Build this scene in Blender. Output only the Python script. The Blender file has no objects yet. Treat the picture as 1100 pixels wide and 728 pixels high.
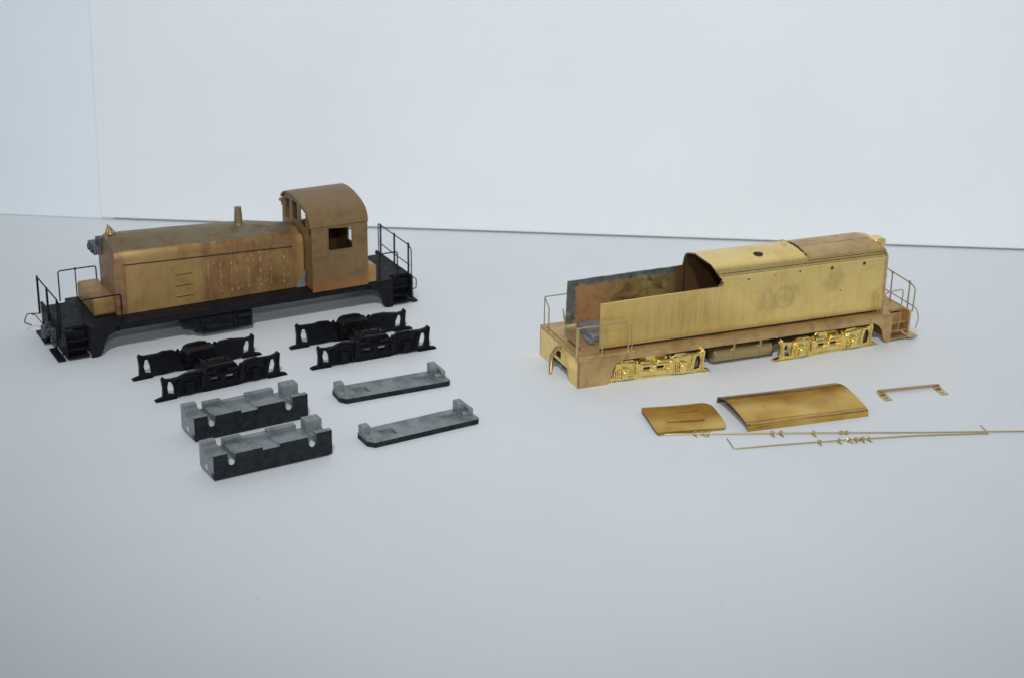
import bpy, bmesh, math, random
from mathutils import Vector, Matrix
random.seed(7)
R = math.radians
scene = bpy.context.scene
C = scene.collection

# ------------------------------------------------------------------ materials
def mat(name, base, metallic=0.0, rough=0.5, spec=None):
    m = bpy.data.materials.new(name); m.use_nodes = True
    n = m.node_tree.nodes; b = n['Principled BSDF']
    b.inputs['Base Color'].default_value = (*base, 1)
    b.inputs['Metallic'].default_value = metallic
    b.inputs['Roughness'].default_value = rough
    if spec is not None: b.inputs['Specular IOR Level'].default_value = spec
    return m
class NT:
    def __init__(s, m):
        s.t = m.node_tree; s.n = s.t.nodes; s.b = s.n['Principled BSDF']
        s.tc = s.n.new('ShaderNodeTexCoord').outputs['Object']
    def link(s, a, b): s.t.links.new(a, b)
    def mapping(s, scale, loc=(0,0,0), rot=(0,0,0)):
        m = s.n.new('ShaderNodeMapping'); m.inputs['Scale'].default_value = scale
        m.inputs['Location'].default_value = loc; m.inputs['Rotation'].default_value = rot
        s.link(s.tc, m.inputs['Vector']); return m.outputs['Vector']
    def noise(s, scale=1, detail=4, vec=None, rough=.55, dist=0):
        x = s.n.new('ShaderNodeTexNoise'); x.inputs['Scale'].default_value = scale
        x.inputs['Detail'].default_value = detail; x.inputs['Roughness'].default_value = rough
        x.inputs['Distortion'].default_value = dist
        s.link(vec if vec is not None else s.tc, x.inputs['Vector']); return x.outputs['Fac']
    def ramp(s, fac, stops):
        r = s.n.new('ShaderNodeValToRGB'); e = r.color_ramp.elements
        while len(e) < len(stops): e.new(.5)
        for i, (p, c) in enumerate(stops):
            e[i].position = p
            e[i].color = (*c, 1) if isinstance(c, (tuple, list)) else (c, c, c, 1)
        s.link(fac, r.inputs['Fac']); return r.outputs['Color']
    def mix(s, fac, a, b, mode='MIX'):
        m = s.n.new('ShaderNodeMix'); m.data_type = 'RGBA'; m.blend_type = mode
        for i, v in ((6, a), (7, b)):
            if isinstance(v, (tuple, list)): m.inputs[i].default_value = (*v, 1)
            else: s.link(v, m.inputs[i])
        if isinstance(fac, (int, float)): m.inputs[0].default_value = fac
        else: s.link(fac, m.inputs[0])
        return m.outputs[2]
    def math(s, op, a, b):
        m = s.n.new('ShaderNodeMath'); m.operation = op; m.use_clamp = True
        for i, v in ((0, a), (1, b)):
            if isinstance(v, (int, float)): m.inputs[i].default_value = v
            else: s.link(v, m.inputs[i])
        return m.outputs[0]
    def xyz(s):
        x = s.n.new('ShaderNodeSeparateXYZ'); s.link(s.tc, x.inputs[0]); return x.outputs
    def band(s, v, lo, hi, soft):
        """1 between lo and hi, fading over soft"""
        def ss(a, b):
            m = s.n.new('ShaderNodeMapRange'); m.interpolation_type = 'SMOOTHSTEP'
            m.inputs['From Min'].default_value = a; m.inputs['From Max'].default_value = b
            s.link(v, m.inputs['Value']); return m.outputs[0]
        up = ss(lo - soft, lo + soft); dn = ss(hi + soft, hi - soft)
        return s.math('MULTIPLY', up, dn)
    def bump(s, h, strength=.3, dist=.02):
        b = s.n.new('ShaderNodeBump'); b.inputs['Strength'].default_value = strength
        b.inputs['Distance'].default_value = dist
        s.link(h, b.inputs['Height']); s.link(b.outputs['Normal'], s.b.inputs['Normal'])

def m_tan(name='tarnished_brown_brass', streaks=True):
    m = mat(name, (.36,.2,.06), .35, .5); t = NT(m)
    big = t.noise(1.1, 5, None, .6, .4)
    col = t.ramp(big, [(.25,(.25,.125,.045)), (.45,(.36,.215,.075)), (.62,(.40,.25,.09)), (.8,(.31,.22,.08))])
    if streaks:
        x, y, z = t.xyz()
        zone = t.band(x, 5.7, 9.7, .18)
        col = t.mix(t.math('MULTIPLY', zone, .75), col, t.ramp(t.noise(1.3, 4, t.mapping((1.6,1,.8),(3,3,3)),.6), [(.32,(.15,.06,.025)), (.5,(.22,.10,.035)), (.68,(.30,.185,.055))]))
        st = t.noise(1, 4, t.mapping((9,4,.55)), .6)
        col = t.mix(t.math('MULTIPLY', t.math('MULTIPLY', t.ramp(st, [(.62,0.),(.74,1.)]), zone), .35), col, (.56,.44,.24))
        gr = t.noise(2.3, 4, t.mapping((1,1,.6),(3,1,7)), .6)
        col = t.mix(t.ramp(gr, [(.6,0.),(.7,.5)]), col, (.33,.31,.08))
        spk = t.noise(9, 2, t.mapping((1,1,.7)), .5)
        col = t.mix(t.math('MULTIPLY', t.ramp(spk, [(.68,0.),(.76,.5)]), zone), col, (.6,.5,.38))
        sm = t.ramp(t.noise(1.4,5,t.mapping((.8,1.3,1)),.65,.5), [(.3,(.17,.085,.045)), (.48,(.21,.145,.08)), (.6,(.19,.17,.095)), (.75,(.28,.15,.08))])
        fr = t.math('MULTIPLY', t.band(x, 2.2, 2.68, .06), t.ramp(t.noise(2.2,4), [(.35,.2),(.6,.8)]))
        col = t.mix(fr, col, (.22,.10,.065))
        edge = t.math('ADD', t.math('ADD', t.math('MULTIPLY', z, .2), t.math('MULTIPLY', x, .0062)), t.math('MULTIPLY', t.noise(2.5,4), .025))
        col = t.mix(t.ramp(edge, [(.768,0.),(.776,1.)]), col, sm)
    t.link(col, t.b.inputs['Base Color'])
    t.link(t.ramp(t.noise(3,4), [(.3,.36),(.7,.6)]), t.b.inputs['Roughness'])
    t.bump(t.noise(5,5), .15, .02)
    return m
def m_hinge():
    m = mat('scuffed_hinge_brass', (.5,.38,.2), .5, .4); t = NT(m)
    t.link(t.ramp(t.noise(6,3), [(.4,(.30,.16,.06)), (.6,(.55,.43,.25))]), t.b.inputs['Base Color'])
    return m
def m_hoodtop():
    m = mat('smoky_stripped_metal', (.2,.13,.07), .4, .5); t = NT(m)
    col = t.ramp(t.noise(1.4,5,t.mapping((.8,1.3,1)),.65,.5), [(.3,(.20,.10,.05)), (.48,(.25,.17,.09)), (.6,(.21,.19,.10)), (.75,(.34,.18,.09))])
    t.link(col, t.b.inputs['Base Color'])
    t.bump(t.noise(4,5), .15, .02)
    return m
def m_cab():
    m = mat('brown_oxidised_brass', (.3,.2,.1), .4, .45); t = NT(m); x, y, z = t.xyz()
    col = t.ramp(t.noise(1.3,5,None,.6,.3), [(.3,(.17,.10,.045)), (.5,(.24,.15,.065)), (.72,(.225,.115,.05))])
    red = t.band(t.math('ADD', t.math('MULTIPLY', z, .25), t.math('MULTIPLY', t.noise(2.5,3), .12)), .31, .44, .03)
    col = t.mix(t.math('MULTIPLY', red, .55), col, (.42,.15,.05))
    t.link(col, t.b.inputs['Base Color'])
    t.link(t.ramp(t.noise(2.6,4), [(.3,.36),(.7,.55)]), t.b.inputs['Roughness'])
    t.bump(t.noise(6,5), .1, .02)
    return m
def m_black(name='black_paint', rough=.5, c=(.006,.0065,.008)):
    m = mat(name, c, 0, rough, .16); t = NT(m)
    col = t.ramp(t.noise(3.5,5,None,.65), [(.4,c), (.75,tuple(v*2.4 for v in c))])
    t.link(col, t.b.inputs['Base Color'])
    t.link(t.ramp(t.noise(6,4), [(.3,rough-.1),(.7,rough+.18)]), t.b.inputs['Roughness'])
    t.bump(t.noise(9,3), .12, .012)
    return m
def m_brass():
    m = mat('brushed_bare_brass', (.72,.52,.24), .85, .36); t = NT(m); x, y, z = t.xyz()
    base = t.ramp(t.noise(1.2,5,None,.6,.3), [(.3,(.79,.55,.185)), (.5,(.88,.64,.225)), (.75,(.93,.70,.28))])
    st = t.noise(1, 3, t.mapping((13,13,.35)), .6)
    col = t.mix(t.ramp(st, [(.40,.07),(.6,0.)]), base, (.50,.35,.12))
    st2 = t.noise(1, 3, t.mapping((10,10,.28),(4,2,0)), .6)
    col = t.mix(t.math('MULTIPLY', t.ramp(st2, [(.55,0.),(.68,.42)]), t.band(x, 2.5, 8.6, .8)), col, (.92,.78,.48))
    col = t.mix(t.math('MULTIPLY', t.band(x, 13.2, 14, .04), t.ramp(t.noise(3,4), [(.3,.35),(.6,.85)])), col, (.55,.31,.17))
    # two dull fingered patches on the long side
    def blob(cx, cz, r):
        d = t.n.new('ShaderNodeVectorMath'); d.operation = 'DISTANCE'
        s2 = t.mapping((1,0,1)); t.link(s2, d.inputs[0]); d.inputs[1].default_value = (cx,0,cz)
        return t.ramp(t.math('ADD', t.math('MULTIPLY', d.outputs['Value'], .4), t.math('MULTIPLY', t.noise(2.2,4), .28)), [(.14+r*.4-.06,1.),(.14+r*.4+.05,0.)])
    ringd = t.n.new('ShaderNodeVectorMath'); ringd.operation = 'DISTANCE'; t.link(t.mapping((1,0,1)), ringd.inputs[0]); ringd.inputs[1].default_value = (8.75,0,2.35)
    rg = t.band(t.math('ADD', t.math('MULTIPLY', ringd.outputs['Value'], .5), t.math('MULTIPLY', t.noise(3,3), .06)), .20, .27, .02)
    col = t.mix(t.math('MULTIPLY', rg, .3), col, (.50,.33,.14))
    patch = t.math('MAXIMUM', t.math('MAXIMUM', blob(8.0,2.3,.5), blob(8.9,2.45,.45)), blob(11.0,2.75,.45))
    col = t.mix(t.math('MULTIPLY', t.math('MULTIPLY', patch, t.ramp(t.noise(4,5,t.mapping((1.4,1,.6)),.7), [(.35,.3),(.6,1.)])), .42), col, (.40,.28,.11))
    t.link(col, t.b.inputs['Base Color'])
    t.link(t.ramp(t.noise(1,3,t.mapping((14,14,.5))), [(.3,.25),(.7,.40)]), t.b.inputs['Roughness'])
    t.bump(st, .06, .01)
    return m
def m_brassdull():
    m = mat('dull_reddish_brass', (.5,.32,.17), .75, .42); t = NT(m)
    col = t.ramp(t.noise(1.6,5,None,.65,.5), [(.3,(.40,.25,.12)), (.5,(.55,.36,.16)), (.7,(.63,.45,.20))])
    t.link(col, t.b.inputs['Base Color'])
    t.link(t.ramp(t.noise(5,4), [(.3,.3),(.7,.52)]), t.b.inputs['Roughness'])
    t.bump(t.noise(8,4), .08, .01)
    return m
def m_tarnish():
    m = mat('heat_stained_inner_metal', (.4,.2,.1), .45, .42); t = NT(m); x, y, z = t.xyz()
    w = t.n.new('ShaderNodeTexNoise'); w.inputs['Scale'].default_value = 1.6; w.inputs['Detail'].default_value = 4
    n1 = t.noise(1.2,5,t.mapping((1,1,1.3)),.6,.8)
    core = t.ramp(n1, [(.3,(.30,.14,.07)), (.45,(.52,.25,.10)), (.58,(.46,.31,.14)), (.72,(.52,.24,.12))])
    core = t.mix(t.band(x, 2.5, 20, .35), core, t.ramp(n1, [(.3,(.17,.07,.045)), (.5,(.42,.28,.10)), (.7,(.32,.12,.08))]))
    dark = t.ramp(t.noise(3,5,None,.7), [(.35,(.09,.10,.10)), (.6,(.19,.21,.20)), (.75,(.36,.37,.33))])
    nz = t.math('MULTIPLY', t.noise(2.2,5,t.mapping((1,1,1),(9,0,0)),.65), .14)
    rim = t.math('ADD', t.math('MULTIPLY', z, .25), nz)              # grey rim along the top edge
    col = t.mix(t.ramp(rim, [(.775,0.),(.80,1.)]), core, dark)
    lef = t.math('ADD', t.math('MULTIPLY', x, .3), nz)               # grey rim at the open end
    col = t.mix(t.ramp(lef, [(.41,1.),(.44,0.)]), col, dark)
    grn = t.ramp(t.noise(2.6,4,t.mapping((1,1,1),(2,5,1)),.6), [(.47,0.),(.58,1.)])
    col = t.mix(t.math('MULTIPLY', grn, t.math('MULTIPLY', t.band(x, 3.8, 5.0, .25), t.band(z, 2.45, 2.95, .12))), col, (.40,.47,.22))
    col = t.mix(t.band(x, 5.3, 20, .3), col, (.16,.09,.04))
    t.link(col, t.b.inputs['Base Color'])
    t.bump(t.noise(5,5), .3, .03)
    return m
def m_gold(): 
    m = mat('polished_gold_brass', (.95,.72,.22), 1, .2); t = NT(m)
    t.link(t.ramp(t.noise(3,4), [(.33,(.80,.62,.22)), (.55,(.92,.75,.31))]), t.b.inputs['Base Color'])
    t.link(t.ramp(t.noise(8,3), [(.3,.2),(.7,.36)]), t.b.inputs['Roughness'])
    t.bump(t.noise(10,2), .04, .01)
    return m
def m_lacquer(painted_reflection=False):
    m = mat('amber_lacquered_brass', (.7,.4,.08), .9, .28); t = NT(m)
    t.link(t.ramp(t.noise(.7,3,None,.5,.2), [(.35,(.48,.27,.06)), (.5,(.62,.38,.09)), (.65,(.68,.45,.14))]), t.b.inputs['Base Color'])
    if painted_reflection:  # dark reflection along the far edge, painted into the base colour
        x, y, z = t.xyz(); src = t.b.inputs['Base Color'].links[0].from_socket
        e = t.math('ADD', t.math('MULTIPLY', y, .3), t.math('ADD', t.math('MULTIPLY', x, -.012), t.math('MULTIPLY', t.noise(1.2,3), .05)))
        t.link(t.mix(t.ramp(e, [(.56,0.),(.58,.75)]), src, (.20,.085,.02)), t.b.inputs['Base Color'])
    t.link(t.ramp(t.noise(4,4), [(.3,.18),(.7,.28)]), t.b.inputs['Roughness'])
    t.bump(t.noise(1.2,2), .10, .03)
    return m
def m_zinc():
    m = mat('bare_zinc', (.3,.34,.33), .35, .45); t = NT(m)
    col = t.ramp(t.noise(1.7,5,None,.65,.6), [(.3,(.13,.145,.145)), (.46,(.21,.235,.235)), (.56,(.27,.29,.30)), (.64,(.21,.245,.21)), (.74,(.45,.48,.50))])
    t.link(col, t.b.inputs['Base Color'])
    t.bump(t.noise(7,5), .3, .02)
    return m
def m_board(name, c):
    m = mat(name, c, 0, .62, .3); t = NT(m)
    col = t.ramp(t.noise(.12,4), [(.3,tuple(v*.965 for v in c)), (.7,c)])
    col = t.mix(t.ramp(t.noise(.55,3,t.mapping((1,1,1),(5,3,1)),.5), [(.35,.0),(.75,.03)]), col, (.55,.62,.70))
    v = t.n.new('ShaderNodeTexVoronoi'); v.inputs['Scale'].default_value = .22; v.inputs['Randomness'].default_value = 1; t.link(t.tc, v.inputs['Vector'])
    col = t.mix(t.ramp(v.outputs['Distance'], [(.008,.4),(.016,0.)]), col, (.45,.42,.38))
    t.link(col, t.b.inputs['Base Color'])
    t.bump(t.noise(2.5,6), .04, .02)
    return m
TAN, HTOP, CABM, BLK = m_tan(), m_hoodtop(), m_cab(), m_black()
BRS, BRD, TAR, GLD, LAC, ZNC = m_brass(), m_brassdull(), m_tarnish(), m_gold(), m_lacquer(), m_zinc()
LACR = m_lacquer(True)
BRT = mat('olive_brass', (.44,.33,.15), .85, .35)
BRT2 = mat('brown_shadowy_brass', (.16,.08,.04), .6, .5)
BLKW = m_black('worn_black_paint', .45, (.011,.013,.015))
BLKT = m_black('satin_black_casting', .38, (.004,.004,.005))
GREYM = mat('grey_cast_metal', (.10,.10,.105), .5, .45)
WIRE = mat('brass_wire', (.62,.50,.26), 1, .32)
GWIRE = mat('greenish_brass_wire', (.40,.36,.17), .9, .4)
COP = mat('coppery_strip', (.50,.30,.17), .8, .4)
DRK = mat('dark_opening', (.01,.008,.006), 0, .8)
HNG = m_hinge()
SOL = m_zinc()
SOL.name = 'dull_solder'

# ------------------------------------------------------------------ mesh helpers
def nb(): return bmesh.new()
def box(bm, x0, x1, y0, y1, z0, z1, mi=0, M=None):
    vs = [bm.verts.new(Vector((x,y,z)) if M is None else M @ Vector((x,y,z))) for x in (x0,x1) for y in (y0,y1) for z in (z0,z1)]
    for q in ((0,1,3,2),(4,6,7,5),(0,4,5,1),(2,3,7,6),(0,2,6,4),(1,5,7,3)):
        f = bm.faces.new([vs[i] for i in q]); f.material_index = mi
def ring_tube(bm, rings, close=True, caps=True, mi=0):
    prev = None; first = None
    for rg in rings:
        vs = [bm.verts.new(p) for p in rg]
        if prev:
            n = len(vs)
            for i in range(n if close else n-1):
                f = bm.faces.new([prev[i], prev[(i+1)%n], vs[(i+1)%n], vs[i]]); f.material_index = mi
        else: first = vs
        prev = vs
    if caps and close:
        bm.faces.new(list(reversed(first))).material_index = mi; bm.faces.new(prev).material_index = mi
def tube(bm, pts, r, seg=8, mi=0, r2=None):
    pts = [Vector(p) for p in pts]; rings = []
    nrm = None
    for i, p in enumerate(pts):
        d = (pts[min(i+1,len(pts)-1)] - pts[max(i-1,0)]).normalized()
        if nrm is None:
            a = Vector((0,0,1)) if abs(d.z) < .9 else Vector((1,0,0)); nrm = d.cross(a).normalized()
        else: nrm = (nrm - d*nrm.dot(d)).normalized()
        b = d.cross(nrm)
        rr = r if r2 is None else r + (r2-r)*i/(len(pts)-1)
        rings.append([p + (nrm*math.cos(2*math.pi*k/seg) + b*math.sin(2*math.pi*k/seg))*rr for k in range(seg)])
    ring_tube(bm, rings, mi=mi)
def wire(bm, pts, r, bend=.1, seg=8, mi=0):
    """tube along a polyline with rounded corners"""
    pts = [Vector(p) for p in pts]; out = [pts[0]]
    for i in range(1, len(pts)-1):
        a, b, c = pts[i-1], pts[i], pts[i+1]
        d1 = (a-b); d2 = (c-b); t = min(bend, d1.length*.45, d2.length*.45)
        p1 = b + d1.normalized()*t; p2 = b + d2.normalized()*t
        for k in range(5):
            u = k/4; out.append((1-u)**2*p1 + 2*u*(1-u)*b + u*u*p2)
    out.append(pts[-1]); tube(bm, out, r, seg, mi)
def torus(bm, c, R0, r, axis='y', n=14, seg=7, mi=0):
    pr = []
    for i in range(n):
        a = 2*math.pi*i/n
        ring = []
        for k in range(seg):
            b = 2*math.pi*k/seg; rr = R0 + r*math.cos(b); h = r*math.sin(b)
            p = {'y': (rr*math.cos(a), h, rr*math.sin(a)), 'z': (rr*math.cos(a), rr*math.sin(a), h), 'x': (h, rr*math.cos(a), rr*math.sin(a))}[axis]
            ring.append(bm.verts.new(Vector(c)+Vector(p)))
        pr.append(ring)
    for i in range(n):
        for k in range(seg):
            bm.faces.new([pr[i][k], pr[i][(k+1)%seg], pr[(i+1)%n][(k+1)%seg], pr[(i+1)%n][k]]).material_index = mi
def cyl(bm, a, b, r, seg=16, mi=0, r2=None): tube(bm, [a, b], r, seg, mi, r2)
def prism(bm, poly, axis, a, b, mi=0):
    """poly: 2-D points; axis 'y': (x,z) extruded in y; 'x': (y,z) in x; 'z': (x,y) in z"""
    def P(p, t): return {'y': (p[0], t, p[1]), 'x': (t, p[0], p[1]), 'z': (p[0], p[1], t)}[axis]
    ring_tube(bm, [[P(p,a) for p in poly], [P(p,b) for p in poly]], mi=mi)
def plate(bm, outer, holes, axis, a, b, mi=0):
    """flat plate with holes: triangle fill, then extruded"""
    def P(p, t): return {'y': (p[0], t, p[1]), 'x': (t, p[0], p[1]), 'z': (p[0], p[1], t)}[axis]
    tmp = bmesh.new(); es = []
    for loop in [outer] + holes:
        vs = [tmp.verts.new(P(p, a)) for p in loop]
        for i in range(len(vs)): es.append(tmp.edges.new((vs[i], vs[(i+1)%len(vs)])))
    bmesh.ops.triangle_fill(tmp, edges=es, use_beauty=True)
    r = bmesh.ops.extrude_face_region(tmp, geom=tmp.faces[:])
    d = Vector(P((0,0), b)) - Vector(P((0,0), a))
    for v in [g for g in r['geom'] if isinstance(g, bmesh.types.BMVert)]: v.co += d
    bmesh.ops.dissolve_limit(tmp, angle_limit=.01, verts=tmp.verts[:], edges=tmp.edges[:])
    vm = {}
    for v in tmp.verts: vm[v] = bm.verts.new(v.co)
    for f in tmp.faces:
        try: bm.faces.new([vm[v] for v in f.verts]).material_index = mi
        except ValueError: pass
    tmp.free()
def circ(cx, cz, r, n=14, a0=0, a1=360):
    full = (a1-a0) == 360
    return [(cx + r*math.cos(R(a0+(a1-a0)*i/(n if full else n-1))), cz + r*math.sin(R(a0+(a1-a0)*i/(n if full else n-1)))) for i in range(n)]
def build(name, bm, mats, parent=None, bevel=0, seg=2, sharp=35):
    bmesh.ops.recalc_face_normals(bm, faces=bm.faces[:])
    me = bpy.data.meshes.new(name); bm.to_mesh(me); bm.free()
    for m in (mats if isinstance(mats, (list, tuple)) else [mats]): me.materials.append(m)
    me.shade_smooth(); me.set_sharp_from_angle(angle=R(sharp))
    o = bpy.data.objects.new(name, me); C.objects.link(o); o.parent = parent
    if bevel:
        b = o.modifiers.new('Bevel', 'BEVEL'); b.width = bevel; b.segments = seg; b.limit_method = 'ANGLE'; b.angle_limit = R(32)
        b.use_clamp_overlap = True
    return o
def thing(name, loc, rz, label, cat, group=None):
    o = bpy.data.objects.new(name, None); C.objects.link(o); o.location = loc; o.rotation_euler = (0,0,R(rz))
    o.empty_display_size = .5
    tag(o, label, cat, group); return o
def tag(o, label, cat, group=None):
    o['label'] = label; o['category'] = cat
    if group: o['group'] = group
def copy_tree(o, parent=None):
    c = o.copy(); C.objects.link(c); c.parent = parent
    for ch in [x for x in C.objects if x.parent == o]: copy_tree(ch, c)
    return c
def structure(o): o['kind'] = 'structure'; return o
def place(o, loc=(0,0,0), rz=0): o.location = loc; o.rotation_euler = (0,0,R(rz)); return o
H = 1.215; W = 3.6; LEN = 14.4

# ------------------------------------------------------------------ setting
bm = nb(); box(bm, -170, 170, -140, 150, -.6, 0); structure(build('tabletop', bm, m_board('white_board_table', (.77,.78,.782))))
BW = m_board('white_backdrop_board', (.85,.86,.86)); BW2 = m_board('cool_white_backdrop_board', (.82,.86,.87))
bm = nb(); prism(bm, [(0,.09),(118,.09),(118,75),(1.5,75)], 'y', 0, .9)
w = structure(build('backdrop_wall', bm, BW, None, .05)); w['label'] = 'large white board standing behind the models'
w.location = (-19.52, 76.50, 0); w.rotation_euler = (0, 0, R(-3.06))
bm = nb(); box(bm, -70, 0.6, .1, 1.0, 0.004, 75, 0)
w = structure(build('side_backdrop_wall', bm, BW2, None, .05)); w['label'] = 'cool white board at far left of the backdrop'
w.location = (-19.5, 76.5, 0); w.rotation_euler = (0, 0, R(-4.6))

# ------------------------------------------------------------------ truck side frame (shared shape)
LT, WT = 5.146, 2.396
def arc(cx, cz, r, a0, a1, n=7): return [(cx + r*math.cos(R(a0+(a1-a0)*i/(n-1))), cz + r*math.sin(R(a0+(a1-a0)*i/(n-1)))) for i in range(n)]
def sideframe_mesh(flip=False, tall=False):
    """x 0..LT, outer face towards -y (flip: towards +y), about y = 0; stands on z = 0"""
    bm = nb()
    top = [(.0,.0),(.0,.06),(.1,.10),(.28,.13),(.30,.45),(.26,.82),(.34,.90),(.42,.80),(.62,.77),(.92,.78),(1.08,.84),(1.2,.87),(1.62,.86),(1.78,.80),(1.92,.72)]
    if tall: mid = [(2.0,.74),(2.02,.88),(2.14,.89),(2.20,.97),(2.45,1.02),(2.92,1.01),(3.06,.96),(3.12,.90),(3.2,.74)]
    else: mid = [(2.1,.66),(3.05,.66)]
    rgt = [(3.3,.74),(3.42,.82),(3.55,.90),(3.95,.92),(4.08,.88),(4.5,.86),(4.72,.90),(4.82,.98),(4.9,.9),(4.86,.5),(4.88,.13),(5.05,.1),(LT,.06),(LT,0)]
    bot = [(4.4,0),(4.3,.05),(3.9,.03),(3.5,.06),(3.2,.0),(1.9,.0),(1.6,.05),(1.2,.03),(.85,.06),(.78,0)]
    holes = [[(.50,.2),(.74,.16),(.72,.45),(.62,.66),(.52,.70),(.46,.5)],
             [(4.40,.16),(4.64,.2),(4.70,.5),(4.64,.74),(4.52,.72),(4.44,.45)],
             [(2.12,.38),(2.42,.38),(2.42,.50),(2.12,.50)], [(2.72,.38),(3.04,.38),(3.04,.50),(2.72,.50)]]
    plate(bm, top+mid+rgt+bot, holes, 'y', 0, .15)
    # journal boxes: arch, ribbed springs and lid
    for cx in (1.28, 3.86):
        prism(bm, [(cx-.40,.06),(cx-.40,.50)] + arc(cx,.45,.38,150,30,7) + [(cx+.40,.50),(cx+.40,.06),(cx+.34,.06),(cx+.34,.48)] + arc(cx,.45,.31,30,150,7) + [(cx-.34,.48),(cx-.34,.06)], 'y', -.055, 0.01)
        box(bm, cx-.15, cx+.15, -.12, .01, .14, .56)
        cyl(bm, (cx,-.17,.36), (cx,-.10,.36), .11, 12)
        for s in (-1, 1):
            for k in range(2):
                tube(bm, [(cx+s*(.20+.075*k),-.05,.10), (cx+s*(.20+.075*k),-.05,.52)], .026, 6)
        for k in range(4):
            box(bm, cx-.30, cx+.30, -.065, .0, .13+.1*k, .155+.1*k)
    # equaliser bar, slots frame, bolts
    box(bm, 1.75, 3.4, -.07, .01, .53, .61); box(bm, 1.75, 3.4, -.06, .01, .27, .34)
    box(bm, 1.72, 1.92, -.13, .01, .24, .74); box(bm, 3.20, 3.40, -.13, .01, .24, .74)
    for cx in (1.82, 3.3):
        cyl(bm, (cx,-.16,.66), (cx,-.12,.66), .06, 8); cyl(bm, (cx,-.08,.76), (cx,.04,.84), .05, 8)
    box(bm, 2.48, 2.66, -.09, .01, .30, .60); cyl(bm, (2.57,-.13,.50), (2.57,-.08,.50), .05, 8)
    box(bm, 1.9, 3.25, -.03, .01, .05, .10)
    # brake cylinders and rigging
    cyl(bm, (1.95,-.02,.72), (2.35,-.02,.72), .07, 10); tube(bm, [(.65,-.04,.74),(1.1,-.06,.79),(1.9,-.05,.72)], .03, 6)
    cyl(bm, (2.75,-.02,.70), (3.2,-.02,.70), .07, 10); tube(bm, [(3.2,-.03,.72),(4.1,-.05,.82),(4.6,-.03,.84)], .03, 6)
    tube(bm, [(.42,-.03,.12),(.36,-.04,.5),(.34,-.03,.84)], .035, 6); tube(bm, [(4.80,-.03,.12),(4.76,-.04,.5),(4.84,-.03,.88)], .035, 6)
    tube(bm, [(.84,-.05,.10),(.80,-.06,.42),(.90,-.05,.68)], .045, 6); tube(bm, [(4.34,-.05,.10),(4.26,-.06,.42),(4.38,-.05,.76)], .045, 6)
    # base flanges (shoe plates)
    box(bm, .0, .8, -.05, .2, 0, .05); box(bm, 4.38, LT, -.05, .2, 0, .05)
    if flip:
        for v in bm.verts: v.co.x = LT - v.co.x; v.co.y = -v.co.y
    return bm
def bolster_mesh():
    bm = nb()
    prism(bm, [(2.0,.44),(2.02,.80),(2.12,.90),(3.1,.88),(3.22,.80),(3.34,.44)], 'y', .13, .82)
    cyl(bm, (2.1,.40,.88), (3.15,.40,.87), .07, 8); box(bm, 2.25, 3.0, .55, .78, .86, .93)
    prism(bm, [(1.9,.34),(1.95,.86),(2.1,.93),(3.0,.93),(3.12,.82),(3.18,.34)], 'y', 1.72, WT-.12)
    box(bm, 2.15, 2.95, .80, 1.75, .34, .56); box(bm, 2.25, 2.35, .8, 1.75, .5, .74); tube(bm, [(2.8,.8,.6),(2.7,1.2,.72),(2.8,1.75,.66)], .04, 6)
    for x in (2.25, 2.62, 3.0): cyl(bm, (x,.66,.92), (x,.66,.97), .045, 8)
    for x in (2.05, 2.6): cyl(bm, (x,1.62,.6), (x,1.74,.6), .09, 10)
    return bm
def truck(name, loc, rz, label, m):
    t = thing(name, loc, rz, label, 'model truck', 'black sideframe trucks laid out beside the loco')
    build('sideframe', sideframe_mesh(), m, t, .012)
    o = build('sideframe', sideframe_mesh(True, True), m, t, .012); o.location = (0, WT, 0)
    build('bolster', bolster_mesh(), m, t, .02)
    return t
t1 = truck('truck_casting', (-12.675,55.5,0), 32.93, 'black truck casting below the fuel tank of the black framed locomotive, nearer the left', BLKT)
t2 = copy_tree(t1); place(t2, (-7.498,58.73,0), 27.63)
t2['label'] = 'black truck casting on the right, under the cab side and behind a flat grey plate'

# ------------------------------------------------------------------ locomotive with black frame
A = thing('switcher_locomotive', (-16.745,59.056,0), 28.8, 'black framed model switcher locomotive with tarnished brown hood, stack and arched cab', 'model locomotive')
def frame_mesh(bm, notch, notch_left=True):
    """deck sheet with corner notches; body skirts; end plates"""
    t = .34
    n = .45
    pts = [(.07,0)]
    if notch_left: pts = [(0,0),(.1,0),(.1,n),(.95,n),(.95,0)]
    else: pts = [(0,0)]
    pts += [(13.5,0),(13.5,n),(14.3,n),(14.3,0),(14.4,0),(14.4,W),(14.3,W),(14.3,W-n),(13.5,W-n),(13.5,W)]
    pts += ([(.95,W),(.95,W-n),(.1,W-n),(.1,W)] if notch_left else []) + [(0,W)]
    prism(bm, pts, 'z', H-.12, H)
    return pts
def skirt(bm, x, s, y0, y1, flat):
    """curved gusset hanging under the deck; x = outer vertical edge, s = direction inwards"""
    poly = [(x, H-.12), (x, 0.0)]
    poly += [(x+s*flat, 0.0), (x+s*(flat+.14), .06), (x+s*(flat+.24), .25), (x+s*(flat+.32), .55), (x+s*(flat+.48), .78), (x+s*(flat+.75), .90)]
    poly += [(x+s*(flat+.95), H-.30), (x+s*(flat+.95), H-.12)]
    prism(bm, poly, 'y', y0, y1)
bm = nb(); frame_mesh(bm, True)
for y0, y1 in ((0,.09),(W-.09,W)):
    skirt(bm, .95, 1, y0, y1, .22); skirt(bm, 13.5, -1, y0, y1, .22)
    box(bm, 1.9, 12.5, y0, y1, .93, H-.12)
box(bm, .9, 1.0, .09, W-.09, .25, H-.12); box(bm, 13.42, 13.5, .09, W-.09, .25, H-.12)
build('frame', bm, BLK, A, .015)
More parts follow.
